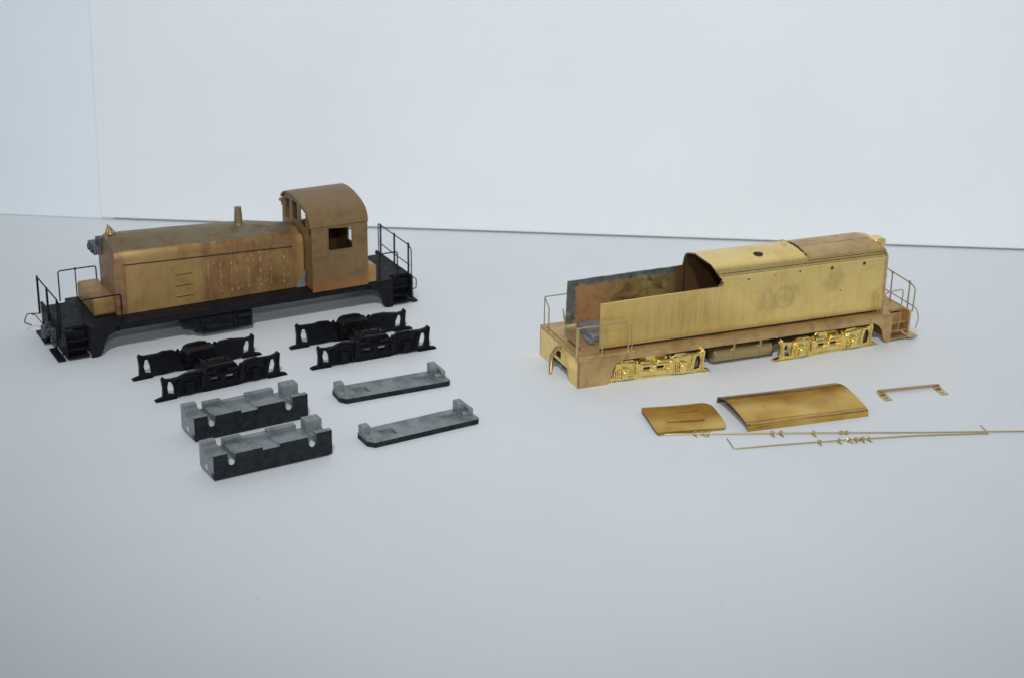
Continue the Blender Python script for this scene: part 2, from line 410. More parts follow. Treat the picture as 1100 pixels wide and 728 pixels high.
def end_plate(x0, x1, par, m):
    bm = nb()
    plate(bm, [(0,.22),(0,H+.02),(W,H+.02),(W,.22),(2.3,.22),(2.2,.45),(1.4,.45),(1.3,.22)], [[(1.55,.6),(2.05,.6),(2.05,.86),(1.55,.86)]], 'x', x0, x1)
    for y in (.25,.55,.9,2.7,3.05,3.35): cyl(bm, (x0-.02,y,1.0), (x1+.02,y,1.0), .035, 6)
    return build('end_plate', bm, m, par, .012)
end_plate(0, .08, A, BLK); end_plate(14.32, 14.4, A, BLK)
def steps(x0, x1, y0, y1, sgn, par, m, name='steps'):
    bm = nb()
    for i, z in enumerate((.12, .42, .74)):
        d = .06*i
        a, b = (y0 + d, y1) if sgn > 0 else (y0, y1 - d)
        box(bm, x0, x1, a, b, z-.025, z+.025)
        bb = b if sgn > 0 else a
        box(bm, x0, x1, bb-.02, bb+.02, z, z+.3)
    return build(name, bm, m, par, .008)
for x0, x1 in ((.09,.90),(13.51,14.31)):
    steps(x0, x1, .02, .46, 1, A, BLK); steps(x0, x1, W-.46, W-.02, -1, A, BLK)
for xa, xb in ((-.30,.0),(14.4,14.66)):
    for y0, y1 in ((.08,1.45),(2.15,3.52)):
        bm = nb(); box(bm, xa, xb, y0, y1, .03, .10)
        for y in (y0+.2, y1-.2):
            xi = -.02 if xa < 0 else 14.42
            tube(bm, [((xa+xb)/2, y, .09), (xi, y, .3), (xi, y, .55)], .03, 6)
        build('footboard', bm, BLK, A, .01)
# couplers / cut levers
bm = nb()
wire(bm, [(-.05,.25,.75),(-.28,.25,.75),(-.28,1.3,.78),(-.2,1.7,.74)], .02, .06)
wire(bm, [(-.05,3.5,.78),(-.55,3.62,.8),(-.72,3.5,.52),(-.5,3.2,.46)], .022, .08)
wire(bm, [(-.05,2.3,.80),(-.28,2.3,.80),(-.28,3.3,.8),(-.4,3.5,.8)], .02, .06)
build('cut_lever', bm, BLK, A)
bm = nb(); box(bm, -.32, .02, 1.55, 2.05, .55, .82); cyl(bm, (-.34,1.8,.42), (-.34,1.8,.92), .13, 10)
box(bm, -.2, 0, 1.3, 1.5, .35, .9); box(bm, -.2, 0, 2.1, 2.3, .35, .9)
build('coupler_pocket', bm, GREYM, A, .02)
bm = nb(); wire(bm, [(14.42,.15,1.1),(14.42,.1,1.15),(14.56,.02,1.05),(14.56,.02,.68),(14.45,.1,.6)], .02, .06)
build('cut_lever', bm, BLK, A)
def rail(par, m, pts, r=.028, name='handrail', posts=(), pr=.035, knobs=True):
    bm = nb(); wire(bm, pts, r, .12)
    for a, b in posts:
        tube(bm, [a, b], pr, 8)
        if knobs: torus(bm, b, .045, .025, 'x', 8, 6)
    return build(name, bm, m, par)
# side rails at the four corners
for x0, x1, nm in ((.75,2.25,'l'),(12.95,13.75,'r')):
    for y in (.1, W-.1):
        zt = 2.33 if y < 1 else 2.40
        rail(A, BLK, [(x0,y,H-.05),(x0,y,zt),(x1,y,zt),(x1,y,H)], posts=[((x0+.45*(x1-x0),y,H),(x0+.45*(x1-x0),y,zt))] if (nm == 'l' and y > 1) else [], pr=.024, name='side_handrail')
# end rails: stanchions with a sagging top rail
P = [(.0,3.68),(.0,2.21),(.0,.70)]
rail(A, BLK, [(-.03,3.68,2.23),(-.03,2.21,2.24),(-.03,.75,2.28),(-.03,.35,2.2),(-.03,.3,1.3)], posts=[((-.04,y,.72),(-.03,y,2.24)) for x, y in P], pr=.045, name='end_handrail')
bm = nb()
wire(bm, [(14.42,3.45,1.2),(14.42,3.5,2.45),(14.42,3.25,2.45),(14.42,.48,2.42),(14.42,.2,2.3),(14.42,.18,.9)], .024, .1)
wire(bm, [(14.42,3.25,1.62),(14.42,.35,1.56)], .022)
for y in (3.25,1.86,.48):
    tube(bm, [(14.42,y,1.05),(14.42,y,2.47)], .042, 8); torus(bm, (14.42,y,2.44), .05, .028, 'x', 8, 6)
build('end_handrail', bm, BLK, A)
# underframe fuel tank
bm = nb()
prism(bm, [(4.55,.85),(4.62,.62),(4.95,.55),(5.15,.30),(7.42,.20),(7.45,.85)], 'y', .12, .95)
prism(bm, [(4.55,.85),(4.62,.62),(4.95,.55),(5.15,.30),(7.42,.20),(7.45,.85)], 'y', 2.6, 3.4)
box(bm, 4.8, 7.3, .95, 2.6, .35, .93)
box(bm, 5.3, 7.4, .04, .14, .24, .30); box(bm, 5.2, 7.4, .04, .14, .50, .54)
for x in (5.35, 6.0, 6.7, 7.35): box(bm, x-.03, x+.03, .03, .13, .24, .9)
cyl(bm, (5.5,.1,.42), (6.6,.1,.40), .1, 12); cyl(bm, (6.8,.08,.70), (7.3,.08,.70), .09, 12)
build('fuel_tank', bm, BLK, A, .015)
# hood: lofted shell, front block
HY0, HY1 = .82, 3.02
def hood_section(x, sh, cr, bot=H, y0=HY0, y1=HY1, inset=0):
    c = (y0+y1)/2
    a = [(y0,bot),(y0,sh-.25),(y0+.015,sh-.1),(y0+.07,sh+.02),(y0+.19,sh+.13),(y0+.42,sh+.45*(cr-sh)),(c-.35,cr-.03),(c,cr),(c+.35,cr-.03)]
    b = [(y1-.42,sh+.45*(cr-sh)),(y1-.19,sh+.13),(y1-.07,sh+.02),(y1-.015,sh-.1),(y1,sh-.25),(y1,bot)]
    return [(x, c+(y-c)*(1-inset), bot+(z-bot)*(1-inset*.55)) for y, z in a+b]
bm = nb()
ring_tube(bm, [hood_section(2.26,3.58,4.05,inset=.05), hood_section(2.30,3.62,4.11,inset=.02), hood_section(2.40,3.63,4.14), hood_section(5.0,3.60,4.03), hood_section(8.1,3.52,3.86), hood_section(9.3,3.33,3.64), hood_section(9.96,3.22,3.52)])
for f in bm.faces:
    c = f.calc_center_median()
    # the smoky top begins at the shoulder, sides stay tan
    z = 3.66 if c.x < 8.1 else 3.5
    pass
# drip rail and door seams, engraved latches: part of the sheet
def hz(x, base): return base - .03*(x-2.5)/5.5
for i in range(24):
    x0 = 2.62 + i*.285; x1 = x0+.285
    z0 = 3.20-.036*(x0-2.6) + random.uniform(-.004,.004)
    box(bm, x0, x1+.01, HY0-.028, HY0+.02, z0-.018, z0+.018, 2)
build('hood', bm, [TAN, HTOP, DRK], A, .012)
for z in (2.53, 2.08, 1.63):
    bm = nb()
    box(bm, 4.62, 5.30, HY0-.045, HY0+.02, z-.02, z+.02); box(bm, 4.62, 5.30, HY0-.03, HY0+.02, z-.045, z-.02, 1)
    build('louvre', bm, [TAN, DRK], A, .008)
for x in (5.95,6.45,6.9,7.15,7.6,8.1,8.55,9.1):
    bm = nb(); zt = 3.06 - .036*(x-2.6)
    box(bm, x-.012, x+.012, HY0-.016, HY0+.02, 1.4, zt-.1)
    for z in (1.55, 2.15, zt-.25): box(bm, x-.035, x+.035, HY0-.035, HY0+.02, z-.05, z+.05)
    build('door_hinge', bm, HNG, A, .006)
for x in (3.3, 4.3, 5.6):
    bm = nb(); box(bm, x-.01, x+.01, HY0-.012, HY0+.02, 1.3, 3.1); build('door_seam', bm, TAN, A, .004)
bm = nb()      # vertical posts at the front corner
tube(bm, [(2.36,HY0+.02,H),(2.36,HY0+.02,3.45)], .05, 8)
box(bm, 2.62, 2.67, HY0-.02, HY0+.02, H, 3.4)
build('corner_trim', bm, TAN, A, .006)
bm = nb()
prism(bm, [(1.45,H+.003),(1.45,1.82),(1.52,1.90),(2.29,1.90),(2.29,H+.003)], 'y', 1.10, 3.45)
box(bm, 1.52, 2.29, 1.05, 1.11, 1.28, 1.83)
build('hood_box', bm, TAN, A, .03)
bm = nb()
def rot_y(c, a): return Matrix.Translation(c) @ Matrix.Rotation(a, 4, 'Y')
cyl(bm, (7.62,1.8,3.83), (7.62,1.8,3.95), .21, 18, 0, .17); 
prism(bm, circ(0,0,.17,16), 'z', 0, .02)
for v in list(bm.verts)[-32:]: v.co += Vector((7.62,1.8,3.93))
rings = []
for z, a, b in ((3.9,.17,.15),(4.2,.16,.14),(4.56,.13,.12)):
    rings.append([(7.62+a*math.cos(t*math.pi/8), 1.8+b*math.sin(t*math.pi/8), z) for t in range(16)])
ring_tube(bm, rings)
torus(bm, (7.62,1.8,4.55), .125, .022, 'z', 16, 6)
build('exhaust_stack', bm, [HTOP], A)
bm = nb()      # bell on a bracket, front of the hood roof
for y in (1.74, 1.98):
    tube(bm, [(2.30,y,4.04),(2.40,y,4.36),(2.46,y,4.46),(2.56,y,4.36),(2.78,y,4.02)], .035, 6)
tube(bm, [(2.45,1.70,4.46),(2.45,2.02,4.46)], .05, 8)
ring_tube(bm, [[(2.48+r*math.cos(t*math.pi/6), 1.86+r*math.sin(t*math.pi/6), z) for t in range(12)] for z, r in ((4.16,.125),(4.19,.12),(4.28,.08),(4.38,.06),(4.44,.03))])
box(bm, 2.28, 2.8, 1.68, 2.04, 4.0, 4.07)
build('bell', bm, m_brassdull(), A, .01)
bm = nb()      # twin headlight casting hanging off the front
Mh = Matrix.Translation((2.14,2.62,3.38)) @ Matrix.Scale(.8, 4) @ Matrix.Rotation(R(0), 4, 'Z')
box(bm, -.26, .28, -.30, .75, -.20, .26, 0, Mh)
for yy in (-.02,.45):
    for k in range(2):
        r = .17 if k == 0 else .12
        ring_tube(bm, [[tuple(Mh @ Vector((x, yy+rr*math.cos(t*math.pi/7), .03+rr*math.sin(t*math.pi/7)))) for t in range(14)] for x, rr in ((-.26,r),(-.34,r),(-.34,r-.04),(-.28,r-.05))])
for k in range(4):
    box(bm, -.22+.12*k, -.17+.12*k, -.33, -.29, -.15, .2, 1, Mh)
build('headlight', bm, [GREYM, SOL], A, .02)
bm = nb(); box(bm, 2.15, 2.5, 2.2, 2.9, 3.55, 3.82); cyl(bm, (2.2,2.3,3.8),(2.2,2.3,3.95),.12,10); build('headlight_bracket', bm, GREYM, A, .03)
# cab
CX0, CX1, CY0, CY1 = 9.98, 12.38, -.04, 3.12
prof = [(CY0,3.87),(CY0+.04,4.13),(.24,4.41),(.68,4.60),(1.2,4.72),(1.75,4.79),(2.3,4.77),(2.75,4.67),(CY1,4.42)]
TH = .07
bm = nb()
win = [(10.68,2.86),(11.70,2.84),(11.70,3.72),(10.68,3.80)]
plate(bm, [(CX0,1.19),(CX1,1.19),(CX1,3.84),(CX0,3.86)], [win], 'y', CY0, CY0+TH)
plate(bm, [(CX0,1.24),(CX1,1.24),(CX1,4.36),(CX0,4.38)], [[(10.6,3.25),(11.75,3.25),(11.75,4.1),(10.6,4.1)]], 'y', CY1-TH, CY1)
def inner(d): return [(y, z-d) for y, z in prof]
ends = [(CY0+TH,1.24)] + [(y if 0<i<len(prof)-1 else (CY0+TH if i==0 else CY1-TH), z-.06) for i,(y,z) in enumerate(prof)] + [(CY1-TH,1.24)]
fw_holes = [[(.12,3.42),(.42,3.45),(.42,4.2),(.16,4.0)], [(.62,3.62),(1.22,3.72),(1.22,4.42),(.62,4.32)], [(1.5,3.75),(2.08,3.75),(2.08,4.5),(1.5,4.5)], [(2.32,3.6),(2.86,3.55),(2.86,4.35),(2.32,4.45)]]
plate(bm, ends, fw_holes, 'x', CX0+.01, CX0+.01+TH)
plate(bm, ends, [[(.5,3.4),(1.15,3.4),(1.15,4.3),(.5,4.25)], [(2.0,3.3),(2.7,3.3),(2.7,4.3),(2.0,4.4)], [(1.35,1.4),(1.85,1.4),(1.85,4.2),(1.35,4.2)]], 'x', CX1-TH-.01, CX1-.01)
build('cab', bm, CABM, A, .01)
bm = nb()
wp = [(10.64,2.82),(11.74,2.80),(11.74,3.76),(10.64,3.84)]
plate(bm, wp, [win], 'y', CY0-.022, CY0-.002)
build('window_frame', bm, CABM, A)
bm = nb()
outer = prof; inn = [(y+(TH if i==0 else (-TH if i==len(prof)-1 else 0)), z-.06) for i,(y,z) in enumerate(prof)]
def fine(pr, n=5):
    out = []
    for i in range(len(pr)-1):
        p0 = pr[max(i-1,0)]; p1 = pr[i]; p2 = pr[i+1]; p3 = pr[min(i+2,len(pr)-1)]
        for k in range(n):
            t = k/n
            out.append(tuple(.5*((2*p1[j])+(-p0[j]+p2[j])*t+(2*p0[j]-5*p1[j]+4*p2[j]-p3[j])*t*t+(-p0[j]+3*p1[j]-3*p2[j]+p3[j])*t**3) for j in (0,1)))
    out.append(pr[-1]); return out
fo, fi = fine(outer), fine(inn)
prism(bm, [(y-.012 if k==0 else y, z+.012) for k,(y,z) in enumerate(fo)] + list(reversed(fi)), 'x', CX0-.08, CX1+.03)
build('cab_roof', bm, CABM, A, .008)
bm = nb(); cyl(bm, (9.8,2.95,4.28), (9.95,2.95,4.28), .07, 10); tube(bm, [(9.85,2.9,4.3),(9.9,2.9,4.05)], .03, 6)
build('whistle', bm, COP, A)
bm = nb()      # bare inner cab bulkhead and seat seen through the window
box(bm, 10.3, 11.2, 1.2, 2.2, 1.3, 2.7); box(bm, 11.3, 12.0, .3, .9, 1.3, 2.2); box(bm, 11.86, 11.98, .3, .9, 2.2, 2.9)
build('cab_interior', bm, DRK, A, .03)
bm = nb()
prism(bm, [(12.40,H+.003),(12.40,2.0),(12.72,1.96),(12.78,1.9),(12.78,H+.003)], 'y', .05, 2.95)
build('battery_box', bm, TAN, A, .02)
bm = nb()
prism(bm, [(9.60,H+.005),(9.66,1.38),(9.80,1.5),(9.84,1.68),(9.90,1.72),(9.96,1.9),(9.96,H+.005)], 'y', .72, .81)
build('solder_patch', bm, SOL, A, .01)

# ------------------------------------------------------------------ bare brass locomotive
B = thing('brass_locomotive', (2.445,57.399,0), 22.42, 'bare brass model switcher locomotive with cut open cab end and gold trucks', 'model locomotive')
bm = nb()
frame_mesh(bm, True, False)
for y0, y1 in ((0,.08),(W-.08,W)):
    skirt(bm, .0, 1, y0, y1, 1.1); skirt(bm, 13.56, -1, y0, y1, .12)
    box(bm, 1.9, 12.6, y0, y1, .89, H-.12)
    box(bm, .3, 13.5, y0-.03 if y0 < 1 else y0, y1 if y0 < 1 else y1+.03, H-.06, H-.02)
box(bm, 13.48, 13.56, .08, W-.08, .1, H-.12)
box(bm, .12, .2, .3, W-.3, H, H+.035); box(bm, .12, .9, .28, .34, H, H+.03)
build('frame', bm, BRD, B, .012)
bm = nb()
plate(bm, [(0,.02),(0,H-.125),(W,H-.125),(W,.02),(2.75,.02),(2.6,.42),(1.0,.42),(.85,.02)], [[(1.6,.55),(2.1,.55),(2.1,.85),(1.6,.85)]], 'x', 0, .08)
build('end_plate', bm, BRS, B, .012)
bm = nb()
plate(bm, [(0,.25),(0,H+.02),(W,H+.02),(W,.25),(2.3,.25),(2.2,.5),(1.4,.5),(1.3,.25)], [], 'x', 14.32, 14.4)
build('end_plate', bm, BRD, B, .012)
bm = nb(); box(bm, .32, .46, .8, 1.7, H, H+.008)
build('deck_slot', bm, BRT2, B)
bm = nb(); box(bm, .40, .60, .62, 1.9, H, H+.05); build('deck_strip', bm, BRD, B, .01)
steps(13.57, 14.31, .02, .46, 1, B, BRD); steps(13.57, 14.31, W-.46, W-.02, -1, B, BRD)
for y0, y1 in ((-.1,1.3),(2.3,3.6)):
    bm = nb(); box(bm, 14.30, 14.75, y0, y1, .12, .18); build('footboard', bm, BRD, B, .01)
bm = nb()
tube(bm, [(-.02,1.85,.98),(-.18,1.82,.86),(-.3,1.78,.60),(-.38,1.66,.34),(-.46,1.5,.14)], .07, 8); tube(bm, [(-.02,1.68,.98),(-.16,1.68,.92),(-.24,1.66,.84)], .06, 8)
build('coupler_hook', bm, WIRE, B)
# shell: closed hood to the right of the cut, low walls to the left
Y0, Y1, ZB = .40, 3.06, 1.29
sec = [(Y0,ZB),(Y0,3.42),(Y0+.015,3.50),(Y0+.05,3.58),(Y0+.16,3.66),(Y0+.22,3.73),(.95,3.84),(1.35,3.90),(1.75,3.92),(2.15,3.90),(2.5,3.83),(2.82,3.72),(3.0,3.58),(Y1,3.4),(Y1,ZB)]
def off(sec, d=.06):
    out = []
    c = (1.73, 2.6)
    for i, (y, z) in enumerate(sec):
        yy = y + d if y < .6 else (y - d if y > 2.9 else y)
        out.append((yy, z - (d if z > 3.45 else (0 if z < 1.5 else d*.5))))
    return out
isec = off(sec)
XC, XE = 5.72, 13.38
def cutx(y, z):   # ragged, slanted cut across the roof
    if y < .6 and z < 3.45: return 6.0
    return XC + .22*max(0,(1.2-y)) + .05*math.sin(7*y) + (.12 if z < 3.45 and y < 1 else 0)
bm = nb()
def shell(x_of, xe):
    n = len(sec)
    o0 = [bm.verts.new((x_of(y,z), y, z)) for y, z in sec]; o1 = [bm.verts.new((xe, y, z)) for y, z in sec]
    i0 = [bm.verts.new((x_of(sec[k][0],sec[k][1]), y, z)) for k, (y, z) in enumerate(isec)]; i1 = [bm.verts.new((xe, y, z)) for y, z in isec]
    for k in range(n-1):
        bm.faces.new([o0[k], o0[k+1], o1[k+1], o1[k]]).material_index = 0
        bm.faces.new([i0[k], i1[k], i1[k+1], i0[k+1]]).material_index = 1
        bm.faces.new([o0[k], i0[k], i0[k+1], o0[k+1]]).material_index = 1
        bm.faces.new([o1[k], o1[k+1], i1[k+1], i1[k]]).material_index = 0
    for a, b, c, d in ((o0[0],o1[0],i1[0],i0[0]), (o0[-1],i0[-1],i1[-1],o1[-1])): bm.faces.new([a,b,c,d])
shell(cutx, XE-.1)
# rounded rear end
rings = []
for x, ins in ((XE-.1,0),(XE-.03,.012),(XE+.01,.04),(XE+.02,.08)):
    rings.append([(x, 1.73+(y-1.73)*(1-ins), ZB+(z-ZB)*(1-ins*.5)) for y, z in sec])
ring_tube(bm, rings)
build('hood_shell', bm, [BRS, TAR], B)
bm = nb()
def jag(x0, x1, z, n, amp): return [(x0+(x1-x0)*i/n, z+(3.14-3.06)*i/n+random.uniform(-amp,amp)) for i in range(n+1)]
prism(bm, [(1.02,ZB)] + jag(1.02,5.9,3.04,14,.012) + [(6.0,3.2),(6.0,ZB)], 'y', Y0, Y0+.06)
build('side_wall', bm, BRS, B)
bm = nb()
prism(bm, [(.80,ZB+.02),(.84,3.06)] + jag(.86,5.7,3.06,14,.012) + [(5.78,3.45),(5.85,ZB)], 'y', Y1-.06, Y1)
for f in bm.faces: pass
build('far_side_wall', bm, TAR, B)
bm = nb()      # inner floor tray with bluish solder
box(bm, 1.5, 5.8, Y0+.1, Y1-.1, ZB+.02, ZB+.10); box(bm, 1.15, 1.5, 1.3, 2.8, H+.01, H+.22); box(bm, .95,1.15,1.1,1.9,H+.003,H+.08)
build('inner_tray', bm, SOL, B, .02)
bm = nb()      # ragged brass curl at the corner of the cut
for k in range(9):
    a = random.uniform(0,6.28); c = Vector((5.93+random.uniform(-.12,.1), Y0-.01, 3.22+random.uniform(-.08,.14)))
    cyl(bm, c, c+Vector((.03*math.cos(a),-.03,.03*math.sin(a))), random.uniform(.02,.035), 6)
build('solder_crumbs', bm, GREYM, B)
# seams along shoulder, lower gap
for b in ((6.0, 13.25, Y0+.055, Y0+.085, 3.575, 3.60), (6.0, 13.25, Y0+.015, Y0+.04, 3.50, 3.515), (1.05, 12.85, Y0+.005, Y0+.05, H+.002, ZB+.004)):
    bm = nb(); box(bm, *b); build('hood_seam', bm, DRK, B)
for x, z, r in ((6.02,3.27,.045),(7.15,3.28,.04),(9.38,3.32,.038),(10.8,3.30,.055),(12.25,3.32,.055),(11.28,2.33,.03),(7.0,1.7,.025)):
    bm = nb(); cyl(bm, (x,Y0-.004,z), (x,Y0+.03,z), r, 14); build('rivet_hole', bm, DRK, B)
for x, z, r in ((8.28,3.31,.05),(10.8,3.30,.075),(12.25,3.32,.075)):
    bm = nb(); torus(bm, (x,Y0-.002,z), r, .018, 'y', 16, 6); build('hole_rim', bm, BRD, B)
bm = nb()
ring = [(8.02+.19*math.cos(t*math.pi/10), 1.32+.19*math.sin(t*math.pi/10)) for t in range(20)]
ring_tube(bm, [[(x,y,3.88) for x,y in ring],[(x,y,3.912) for x,y in ring]])
build('roof_hole', bm, DRK, B)
bm = nb()      # two raised roof hatch panels following the roof
def roofz(y):
    for (ya,za),(yb,zb) in zip(sec[1:-1], sec[2:]):
        if ya <= y <= yb and yb > ya: return za+(zb-za)*(y-ya)/(yb-ya)
    return 3.6
def hatch(bm, x0, x1, y0, y1, dz0, dz1, mi=0, n=6):
    up = [(y0+(y1-y0)*k/n, roofz(y0+(y1-y0)*k/n)+dz1) for k in range(n+1)]
    lo = [(y0+(y1-y0)*k/n, roofz(y0+(y1-y0)*k/n)+dz0) for k in range(n+1)]
    prism(bm, up + lo[::-1], 'x', x0, x1, mi)
    for v in bm.verts:
        if abs(v.co.x-x1) < 1e-4: v.co.x -= .08 + .28*(v.co.y-.6)/1.7
hatch(bm, 9.85, 13.29, .60, 1.425, -.02, .06); hatch(bm, 9.87, 13.29, 1.455, 2.25, -.02, .06)
build('roof_hatch', bm, BRD, B, .01)
bm = nb(); hatch(bm, 9.80, 13.33, .55, 2.30, -.02, .008); build('hatch_gap', bm, DRK, B)
bm = nb(); wire(bm, [(9.62,2.3,3.85),(9.62,2.3,3.98),(9.62,1.95,4.02),(9.62,1.95,3.88)], .02, .04); build('lift_eye', bm, BRD, B)
bm = nb()      # rear headlight casting
prism(bm, [(13.06,3.78),(13.10,3.96),(13.2,4.02),(13.5,4.02),(13.56,3.94),(13.56,3.70)], 'y', 1.0, 1.5)
cyl(bm, (13.54,1.12,3.87), (13.6,1.12,3.87), .1, 14); cyl(bm, (13.54,1.38,3.87), (13.6,1.38,3.87), .1, 14)
cyl(bm, (13.25,1.0,3.93), (13.25,.95,3.93), .06, 10)
build('headlight', bm, GLD, B, .03)
# rails
rail(B, WIRE, [(-.05,.1,1.0),(-.05,.1,2.36),(-.05,.1,2.36)], r=.03, name='corner_post')
rail(B, WIRE, [(0,.1,H),(0,.1,2.34),(.9,.1,2.33)], r=.028, name='end_handrail')
bm = nb(); wire(bm, [(.98,.1,H-.25),(.98,.1,2.32),(2.02,.1,2.31),(2.05,.1,H-.1)], .032, .05)
wire(bm, [(0,.1,2.34),(.98,.1,2.33)], .02); wire(bm, [(2.22,.14,H-.1),(2.2,.14,2.25)], .022)
build('side_handrail', bm, WIRE, B)
bm = nb(); wire(bm, [(.1,3.45,H-.2),(.1,3.45,2.38),(1.2,3.45,2.40)], .022, .05)
wire(bm, [(.1,3.45,2.36),(-.02,2.75,2.2),(-.02,2.75,H)], .024, .05)
wire(bm, [(.45,2.1,H),(.35,2.15,2.0),(.30,2.2,2.3)], .026, .1); torus(bm, (.34,2.15,1.98), .05, .03, 'x', 8, 6)
build('end_handrail', bm, GWIRE, B)
bm = nb()
wire(bm, [(14.42,3.3,2.4),(14.42,1.52,2.35),(14.42,.32,2.30),(14.42,-.08,2.2),(14.42,-.05,1.43),(14.42,-.02,1.2)], .026, .12)
wire(bm, [(14.42,3.1,1.5),(14.42,.0,1.44)], .024)
for y in (2.7,1.52,.32): tube(bm, [(14.42,y,1.1),(14.42,y,2.33)], .03, 8); torus(bm, (14.42,y,2.32), .045, .025, 'x', 8, 6)
wire(bm, [(14.42,-.02,1.43),(14.60,-.05,1.3),(14.72,-.1,.9),(14.6,-.1,.5)], .022, .2)
build('end_handrail', bm, GWIRE, B)
bm = nb(); wire(bm, [(13.1,.1,H),(13.18,.1,2.1),(14.0,.1,2.15),(13.9,.1,.35)], .026, .14); wire(bm, [(12.95,.2,H),(12.95,.2,2.0)], .02)
build('side_handrail', bm, WIRE, B)
# air tank under the frame
bm = nb()
cyl(bm, (5.75,.42,.42), (8.25,.42,.42), .31, 24)
ring_tube(bm, [[(x,.42+r*math.cos(t*math.pi/10),.42+r*math.sin(t*math.pi/10)) for t in range(20)] for x, r in ((5.62,.1),(5.66,.2),(5.76,.31))])
for x in (6.55, 7.7): torus(bm, (x,.42,.42), .315, .025, 'x', 24, 6)
box(bm, 6.5, 6.6, .1, .2, .6, .95); box(bm, 7.65, 7.75, .1, .2, .6, .95)
build('air_tank', bm, BRT, B, .01)
bm = nb(); box(bm, 5.65, 8.3, .8, 2.8, .12, .9); box(bm, 8.28, 8.34, .2, .8, .2, .9)
build('underframe', bm, BLKW, B, .02)
def brass_truck(x, y, rz, sx):
    t = build('truck', bolster_mesh(), GLD, B, .015); t.location = (x, y, 0); t.rotation_euler = (0,0,R(rz)); t.scale = (sx,1.18,.95)
    build('sideframe', sideframe_mesh(), GLD, t, .010)
    o = build('sideframe', sideframe_mesh(True), GLD, t, .010); o.location = (0, WT+.25, 0)
    return t
brass_truck(.78, .18, -4.2, .90); brass_truck(8.15, -.22, 2.6, .925)

# ------------------------------------------------------------------ weights
def weight(loc, rz, label):
    """zinc block, painted black outside, top milled into a stepped channel"""
    L, D = 4.2, 1.25
    bm = nb(); c = .13
    def column(x0, x1, segs):
        # segs: (y0, y1, top)
        for y0, y1, z1 in segs: box(bm, x0, x1, y0, y1, .30, z1)
    xs = [0,.50,.76,1.42,1.72,2.32,3.34,3.62,L]
    ys = [0,.20,.42,.82,1.0,D]
    def h(x, y):
        near = y < .20; far = y > 1.0
        if near:
            if .50 < x < .76: return .62
            if 3.34 < x < 3.62: return .60
            if x <= .5: return .93
            if x >= 3.6: return .96
            if 1.72 < x < 2.32: return .78
            return .88
        if far:
            if .50 < x < .76 or 3.34 < x < 3.62: return .66
            if x >= 3.6: return 1.05
            if x <= .5: return 1.0
            if 1.42 < x < 2.32: return .84
            return .93
        if x < .5: return .72 if y < .82 else .90
        if x > 3.6: return .62 if y < .42 else (.72 if y < .82 else 1.05)
        if x < .76 or x > 3.34: return .66
        if x < 1.42: return .80
        if x < 1.72: return .72
        if x < 2.32: return .74
        return .78
    nx, ny = len(xs)-1, len(ys)-1
    hh = [[h((xs[i]+xs[i+1])/2, (ys[j]+ys[j+1])/2) for j in range(ny)] for i in range(nx)]
    per = [(x,0) for x in xs[:-1]] + [(L,y) for y in ys[:-1]] + [(x,D) for x in xs[:0:-1]] + [(0,y) for y in ys[:0:-1]]
    zl = sorted(set([.30]+[v for r_ in hh for v in r_]))
    rings = []
    for z, i in ((0,.13),(.03,.06),(.10,.015),(.16,0),(.30,0)):
        rings.append([(min(max(x,i),L-i), min(max(y,i),D-i), z) for x, y in per])
    ring_tube(bm, rings)
    for f in [f for f in bm.faces if len(f.verts) > 8 and f.calc_center_median().z > .25]: bm.faces.remove(f)
    def q(a, mi): bm.faces.new([bm.verts.new(p) for p in a]).material_index = mi
    for i in range(nx):
        for j in range(ny):
            z = hh[i][j]; x0,x1,y0,y1 = xs[i],xs[i+1],ys[j],ys[j+1]
            q([(x0,y0,z),(x1,y0,z),(x1,y1,z),(x0,y1,z)], 1)
            for (ii,jj,a,b) in ((i-1,j,(x0,y0),(x0,y1)),(i+1,j,(x1,y0),(x1,y1)),(i,j-1,(x0,y0),(x1,y0)),(i,j+1,(x0,y1),(x1,y1))):
                zn = hh[ii][jj] if 0<=ii<nx and 0<=jj<ny else .30
                if zn < z - 1e-6:
                    outer = not (0<=ii<nx and 0<=jj<ny)
                    mi = 0 if (outer and jj<0 or outer and jj>=ny or outer and ii>=nx) else 1
                    q([(a[0],a[1],zn),(b[0],b[1],zn),(b[0],b[1],z),(a[0],a[1],z)], mi)
    bmesh.ops.remove_doubles(bm, verts=bm.verts[:], dist=.0005)
    bmesh.ops.delete(bm, geom=[f for f in bm.faces if f.calc_area() < 1e-7], context='FACES_ONLY')
    for f in bm.faces:
        f.normal_update()
        cc = f.calc_center_median()
        if cc.x < .02 and cc.y > .2: f.material_index = 1
    t = thing('weight_block', loc, rz, label, 'weight', 'black sided zinc weight blocks')
    build('body', bm, [BLKW, ZNC], t, .035, 3, 40)
    for x in (.63, 3.47):
        bm = nb(); cyl(bm, (x,-.006,.60), (x,.10,.60), .095, 16); build('screw_recess', bm, SOLW, t)
    bm = nb(); cyl(bm, (-.012,.62,.30), (.05,.62,.30), .10, 14); build('end_recess', bm, SOLW, t)
    return t
SOLW = mat('bright_bare_metal', (.55,.56,.57), .3, .4)
wb = weight((-9.54,49.25,0), 31.0, 'black sided zinc weight block lying nearest the camera, at the front of the pile')
wb2 = copy_tree(wb); place(wb2, (-10.68,52.16,0), 31.4)
wb2['label'] = 'black sided zinc weight block behind the front block, just before the left black truck'
